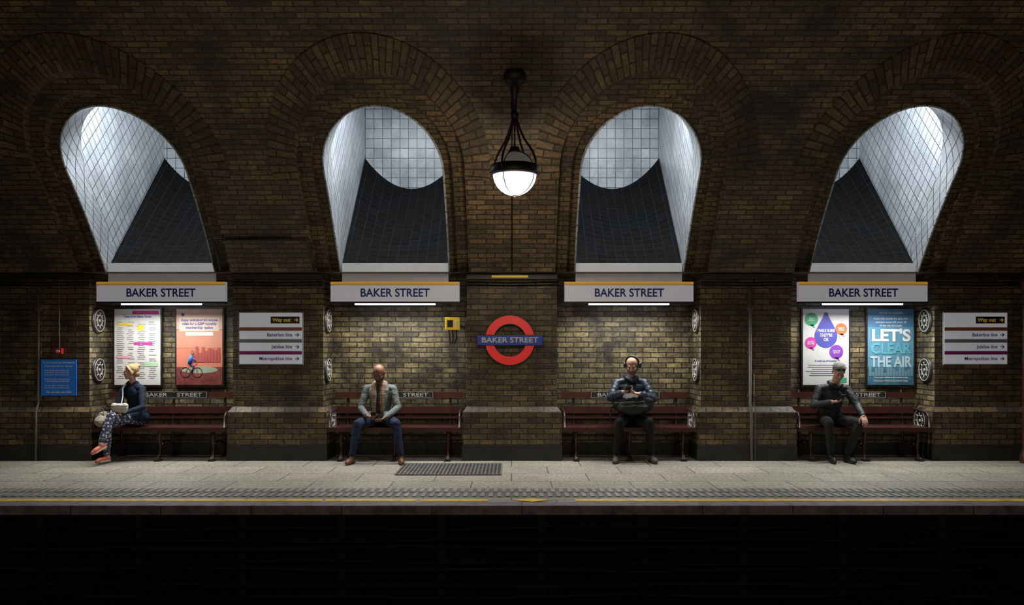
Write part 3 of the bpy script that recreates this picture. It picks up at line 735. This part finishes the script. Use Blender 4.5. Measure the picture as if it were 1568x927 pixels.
def arm(B,J,s,tag,w=1.0,cuff=None):
    sh,el,wr=[Vector(J[k+s]) for k in('sh','el','wr')]
    B.chain([sh,sh.lerp(el,.5),el],[.060*w,.054*w,.048*w],tag); B.chain([el,el.lerp(wr,.5),wr.lerp(el,.08)],[.048*w,.043*w,.036*w],tag)
    B.cap(el.lerp(wr,.85),wr+(wr-el).normalized()*.015,.026,.024,'skin')
def leg(B,J,s,tag,w=1.0):
    h,k,a=[Vector(J[q+s]) for q in('hip','kn','an')]
    B.chain([h,h.lerp(k,.5),k],[.090*w,.080*w,.063*w],tag); B.chain([k,k.lerp(a,.35),a.lerp(k,.06)],[.063*w,.058*w,.046*w],tag)

B=Body('seated_man_scarf'); X=-1.845
J=dict(pel=(X,.17,.565),waist=(X,.16,.70),chest=(X,.08,.90),neck=(X,.03,1.06),shL=(X-.18,.06,.985),shR=(X+.18,.06,.985),
 elL=(X-.26,.00,.73),elR=(X+.26,.00,.73),wrL=(X-.13,-.24,.64),wrR=(X+.12,-.26,.62),
 hipL=(X-.09,.12,.55),hipR=(X+.09,.12,.55),knL=(-2.09,-.31,.535),knR=(-1.57,-.31,.535),anL=(-2.16,-.36,.10),anR=(-1.50,-.36,.10))
torso(B,J,'c_jacket'); 
for s_ in'LR': arm(B,J,s_,'c_jacket'); leg(B,J,s_,'c_trous')
B.chain([(X-.11,-.06,.62),(X-.16,-.08,.60)],[.07,.05],'c_jacket'); B.chain([(X+.11,-.06,.62),(X+.16,-.08,.60)],[.07,.05],'c_jacket')
for sx in(-1,1): B.chain([(X+sx*.09,.03,1.07),(X+sx*.115,-.055,.97),(X+sx*.095,-.07,.85),(X+sx*.08,-.065,.74)],[.022,.026,.024,.018],'c_jacket')
hc=(X+.0,-.05,1.215)
B.cap(J['neck'],(X,-.01,1.15),.055,.052,'skin')
Lh,Rm=B.head(hc,-.05,.62,hair='hair',style='none',beard='beard',k=1.0)
for sx in(-1,1): B.chain([(X+sx*.075,.06,1.06),(X+sx*.065,-.04,1.03),(X+sx*.055,-.085,.92),(X+sx*.05,-.095,.80),(X+sx*.055,-.09,.70)],[.032,.036,.036,.034,.03],'c_scarf')
B.chain([(X-.07,.06,1.07),(X,.095,1.08),(X+.07,.06,1.07)],[.034,.036,.034],'c_scarf')
B.chain([(X,-.045,1.0),(X,-.075,.85),(X,-.08,.7)],[.04,.045,.045],'c_shirt')
B.hand(J['wrL'],(.75,-.45,-.15),(.2,-.1,1),-1,.55); B.hand(J['wrR'],(-.5,-.6,-.35),(-.4,.1,.6),1,.6)
B.shoe(J['anL'],(-.22,-1,0),'shoe'); B.shoe(J['anR'],(.22,-1,0),'shoe')
B.build(dict(skin=skinm('skin_brown',(.20,.095,.055)),eye=eye,brow=mat('brow_d',(.02,.015,.012),.8),lips=mat('lips_d',(.16,.06,.045),.5),beard=mat('beard_grey',(.035,.027,.023),.9,var=.5,scale=60),
 c_jacket=cloth('tweed_grey',(.15,.17,.17),var=.5,scale=90),c_trous=cloth('denim_navy',(.018,.026,.06)),c_scarf=plaid('scarf_plaid',(.30,.13,.06),(.10,.09,.08),(.36,.24,.14)),c_shirt=cloth('dark_shirt',(.02,.02,.025)),
 shoe=mat('brown_leather',(.16,.055,.025),.35,bump=.1)))
def phone(c,rot):
    p=MB('smartphone'); p.box((0,0,0),(.076,.152,.008),'frame'); p.box((0,0,.0045),(.069,.142,.001),C('phone_screen',(.1,.12,.16),.5)); p.box((.02,.055,-.005),(.028,.03,.003),'frame')
    o=p.build(loc=c,bevel=.003); o.rotation_euler=rot; return o
phone((X-.03,-.32,.665),(-.55,0,.1))

B=Body('seated_man_headphones'); X=1.665
J=dict(pel=(X,.18,.57),waist=(X,.17,.74),chest=(X,.11,.97),neck=(X,.06,1.15),shL=(X-.19,.08,1.07),shR=(X+.19,.08,1.07),
 elL=(X-.30,-.06,.87),elR=(X+.30,-.06,.86),wrL=(X-.16,-.30,.96),wrR=(X+.06,-.31,.94),
 hipL=(X-.09,.12,.56),hipR=(X+.09,.12,.56),knL=(1.47,-.30,.56),knR=(1.86,-.30,.56),anL=(1.42,-.22,.10),anR=(1.90,-.22,.10))
torso(B,J,'c_jacket',w=1.08,d=1.08)
for s_ in'LR':
    arm(B,J,s_,'c_jacket',1.12); leg(B,J,s_,'c_trous')
    sh,el,wr=[Vector(J[k+s_]) for k in('sh','el','wr')]
    for a,b_ in((sh,el),(el,wr)):
        for q in(.2,.45,.7): B.ell(a.lerp(b_,q),(.066,.066,.066) if a is sh else (.055,.055,.055),'c_jacket')
B.chain([(X-.075,.07,1.16),(X-.06,-.0,1.14),(X,-.03,1.11),(X+.06,-.0,1.14),(X+.075,.07,1.16),(X,.11,1.18),(X-.075,.07,1.16)],[.034]*7,'c_jacket')
hc=(X+.01,.0,1.325); B.cap(J['neck'],(X,.03,1.26),.058,.054,'skin')
Lh,Rm=B.head(hc,-.30,.50,hair='hair',style='buzz',beard='beard',k=1.06)
B.hand(J['wrL'],(.7,-.4,.25),(.3,.1,1),-1,.7); B.hand(J['wrR'],(-.75,-.35,.1),(0,-.1,1),1,.7)
B.shoe(J['anL'],(-.18,-1,0),'shoe',k=1.08); B.shoe(J['anR'],(.18,-1,0),'shoe',k=1.08)
B.build(dict(skin=skinm('skin_light',(.42,.24,.17)),eye=eye,brow=mat('brow_m',(.06,.045,.035),.8),lips=mat('lips_m',(.30,.12,.10),.5),beard=mat('beard_salt',(.13,.11,.095),.9,var=.5,scale=60),hair=mat('hair_buzz',(.10,.07,.055),.8,var=.4,scale=60),
 c_jacket=mat('puffer_navy',(.018,.028,.048),.45,var=.3,bump=.3,bscale=25),c_trous=cloth('black_trousers',(.012,.012,.014)),shoe=mat('shoe_taupe',(.10,.07,.055),.6)))
phone((X-.10,-.385,1.01),(-.6,0,.1))
hp=MB('headphones')
hp.tube([Lh(.088*math.cos(t),.012,.02+.108*math.sin(t)) for t in [pi*i/16 for i in range(17)]],.010,'black',seg=8)
for sx in(-1,1):
    cc=Lh(sx*.084,.012,-.003); ax=Rm@Vector((sx,0,0)); hp.tube([cc,cc+ax*.012,cc+ax*.028,cc+ax*.034],[.034,.04,.038,.026],'black',seg=20)
hp.build()
B=Body('backpack'); cx,cy,cz=X-.0,-.14,.785
B.ell((cx,cy,cz),(.29,.165,.145),'c_bag'); B.ell((cx+.02,cy-.02,cz+.04),(.26,.14,.125),'c_bag'); B.ell((cx-.02,cy-.13,cz-.03),(.21,.075,.095),'c_bag2')
B.ell((cx+.03,cy-.10,cz+.07),(.20,.07,.06),'c_bag2')
B.chain([(cx-.25,cy,cz-.03),(cx-.31,cy-.08,cz-.03),(cx-.33,cy-.12,cz-.16),(cx-.29,cy-.1,cz-.26)],[.016,.014,.012,.01],'c_strap')
B.chain([(cx+.10,cy-.05,cz+.14),(cx+.15,cy-.07,cz+.19),(cx+.21,cy-.05,cz+.12)],[.01,.011,.01],'c_strap')
B.chain([(cx+.25,cy-.07,cz+.04),(cx+.1,cy-.18,cz+.05),(cx-.12,cy-.185,cz+.045),(cx-.26,cy-.07,cz+.03)],[.008]*4,'zip')
B.chain([(cx+.16,cy-.18,cz-.02),(cx,cy-.212,cz-.0),(cx-.19,cy-.18,cz-.02)],[.006]*3,'zip')
B.build(dict(c_bag=cloth('bag_black',(.02,.02,.022),.6),c_bag2=cloth('bag_black2',(.028,.028,.03),.6),c_strap=cloth('strap_black',(.012,.012,.012)),zip=mat('zip_grey',(.12,.12,.12),.4,.5)),vox=.007,wr=.008)

B=Body('seated_man_cap'); X=4.46
J=dict(pel=(X+.02,.17,.565),waist=(X+.02,.15,.70),chest=(X+.0,.03,.905),neck=(X+.02,-.05,1.065),shL=(X-.19,-.01,.99),shR=(X+.19,.0,.99),
 elL=(X-.29,-.09,.77),elR=(X+.30,-.12,.77),wrL=(X-.12,-.29,.83),wrR=(X+.30,-.31,.645),
 hipL=(X-.07,.12,.55),hipR=(X+.11,.12,.55),knL=(4.30,-.30,.54),knR=(4.72,-.30,.545),anL=(4.36,-.22,.10),anR=(4.58,-.22,.10))
torso(B,J,'c_jacket',1.06,1.05)
for s_ in'LR': arm(B,J,s_,'c_jacket',1.06); leg(B,J,s_,'c_trous')
B.chain([(X-.05,.0,1.085),(X-.045,-.11,1.055),(X+.02,-.14,1.025),(X+.085,-.11,1.055),(X+.09,.0,1.085),(X+.02,.03,1.095),(X-.05,.0,1.085)],[.028]*7,'c_jacket')
hc=(X+.035,-.145,1.235); B.cap(J['neck'],(X+.03,-.10,1.17),.058,.054,'skin')
Lh,Rm=B.head(hc,-.1,.60,hair='hair',style='buzz',beard=None,k=1.03)
B.ell(Lh(0,.022,.064),(.085,.100,.070),'capc',Rm)
B.hand(J['wrL'],(.8,-.3,.05),(.15,.1,1),-1,.65); B.hand(J['wrR'],(.0,-.65,-.65),(0,.6,-.6),-1,.45)
B.shoe(J['anL'],(-.12,-1,0),'shoe',k=1.05); B.shoe(J['anR'],(.14,-1,0),'shoe',k=1.05)
B.build(dict(skin=skinm('skin_light2',(.45,.25,.18)),eye=eye,brow=mat('brow_m2',(.05,.04,.03),.8),lips=mat('lips_m2',(.30,.12,.10),.5),hair=mat('hair_grey',(.14,.12,.10),.8,var=.4,scale=60),capc=cloth('cap_grey',(.17,.165,.16)),
 c_jacket=mat('jacket_black',(.012,.013,.016),.6,var=.3,bump=.35,bscale=30),c_trous=cloth('charcoal_trousers',(.022,.021,.022)),shoe=mat('shoe_black',(.012,.011,.011),.4)))
phone((X-.015,-.375,.895),(-.6,0,.1))
sgm=MB('sunglasses')
for sx in(-1,1):
    c0=Lh(sx*.034,-.080,.092); ax=Rm@Vector((0,-.85,.5)).normalized(); sgm.tube([c0,c0+ax*.006],[.023,.021],'frame',seg=20)
    sgm.tube([Lh(sx*.058,-.072,.092),Lh(sx*.089,-.02,.075),Lh(sx*.088,.04,.045)],.0035,'frame',seg=6)
sgm.tube([Lh(-.012,-.088,.094),Lh(.012,-.088,.094)],.004,'frame',seg=6); sgm.build()

B=Body('seated_woman'); X=-5.31
J=dict(yaw=-.35,pel=(X+.03,.17,.56),waist=(X+.03,.16,.71),chest=(X+.01,.12,.91),neck=(X-.005,.10,1.07),shL=(X-.14,.13,.995),shR=(X+.14,.05,.985),
 elL=(X-.21,.03,.76),elR=(X+.20,-.08,.74),wrL=(X-.17,-.19,.69),wrR=(X-.02,-.25,.665),
 hipL=(X-.06,.13,.55),hipR=(X+.08,.11,.55),knL=(-5.50,-.27,.535),knR=(-5.42,-.34,.64),anL=(-5.50,-.30,.11),anR=(-5.47,-.52,.30))
torso(B,J,'c_sweat',.88,.90)
for s_ in'LR': arm(B,J,s_,'c_sweat',.84)
leg(B,J,'L','c_trous',.94); leg(B,J,'R','c_trous',.94)
B.ell((X+.04,.14,.585),(.165,.13,.10),'c_sweat')
B.chain([(X+.12,.0,.62),(X-.02,-.08,.62),(X-.12,-.02,.60)],[.08,.07,.06],'c_sweat')
B.cap(J['neck'],(X-.01,.06,1.16),.046,.042,'skin')
B.cap((X-.06,.09,1.07),(X+.05,.08,1.07),.032,.032,'c_sweat')
Lh,Rm=B.head((X-.02,.05,1.225),-1.05,.05,hair='hair',style='bun',k=.95)
B.hand(J['wrL'],(.25,-.6,-.3),(.2,0,-1),1,.5,.9); B.hand(J['wrR'],(-.8,-.35,-.1),(0,-.1,-1),1,.5,.9)
B.cap((-5.50,-.30,.17),(-5.50,-.295,.09),.032,.034,'skin'); B.cap(Vector(J['anR'])+Vector((0,.02,.05)),Vector(J['anR'])+Vector((0,-.01,-.02)),.032,.034,'skin')
B.shoe(J['anL'],(-.35,-1,0),'shoe',k=.95,w=.88,sole='solw'); B.shoe(J['anR'],(-.35,-.8,-.30),'shoe',k=.95,w=.88,sole='solw')
B.chain([(X-.10,.10,1.075),(X-.11,.0,1.0),(X-.09,-.04,.88),(X-.09,-.10,.76)],[.009]*4,'strap')
B.build(dict(skin=skinm('skin_fair',(.55,.31,.23)),eye=eye,brow=mat('brow_l',(.18,.11,.06),.8),lips=mat('lips_w',(.45,.13,.12),.5),hair=mat('hair_blond',(.36,.24,.11),.6,var=.5,scale=60,bump=.5,bscale=80),solw=mat('sole_white',(.5,.4,.35),.6),
 c_sweat=cloth('sweater_navy',(.012,.02,.04)),c_trous=dotcloth('floral_trousers',(.035,.04,.09),(.55,.5,.55)),shoe=mat('shoe_coral',(.60,.13,.08),.5),strap=mat('strap_white',(.6,.58,.55),.6)))
B=Body('handbag')
for dx,dz in((-.07,.03),(.07,.03),(-.06,-.03),(.06,-.03)): B.ell((X-.03+dx,-.27,.745+dz),(.05,.035,.04),'c_b')
B.ell((X-.03,-.275,.745),(.12,.045,.065),'c_b'); B.chain([(X-.13,-.30,.775),(X-.03,-.315,.78),(X+.07,-.30,.775)],[.006]*3,'z')
B.build(dict(c_b=mat('bag_white',(.55,.52,.45),.5),z=mat('bag_zip',(.2,.17,.13),.4)),vox=.005,wr=.003)
B=Body('tote_bag'); B.ell((-5.70,-.02,.54),(.09,.12,.085),'c_b'); B.ell((-5.71,.04,.60),(.07,.09,.08),'c_b'); B.chain([(-5.76,-.04,.6),(-5.75,-.05,.72),(-5.68,-.03,.72),(-5.66,-.04,.6)],[.008]*4,'z')
B.build(dict(c_b=cloth('tote_beige',(.36,.32,.25)),z=mat('tote_strap',(.2,.16,.1),.6)),vox=.006,wr=.01)

# ------------------------------------------------------------ world + camera
w=bpy.data.worlds.new('world'); SC.world=w; w.use_nodes=True
w.node_tree.nodes['Background'].inputs[0].default_value=(.5,.55,.65,1); w.node_tree.nodes['Background'].inputs[1].default_value=.01
cam=bpy.data.cameras.new('cam'); cam.lens=1320/1568*36; cam.sensor_width=36; cam.shift_y=65.5/1568; cam.clip_end=100
co=bpy.data.objects.new('camera',cam); co.location=(0,-12,1.6); co.rotation_euler=(pi/2,0,0); COL.objects.link(co); SC.camera=co
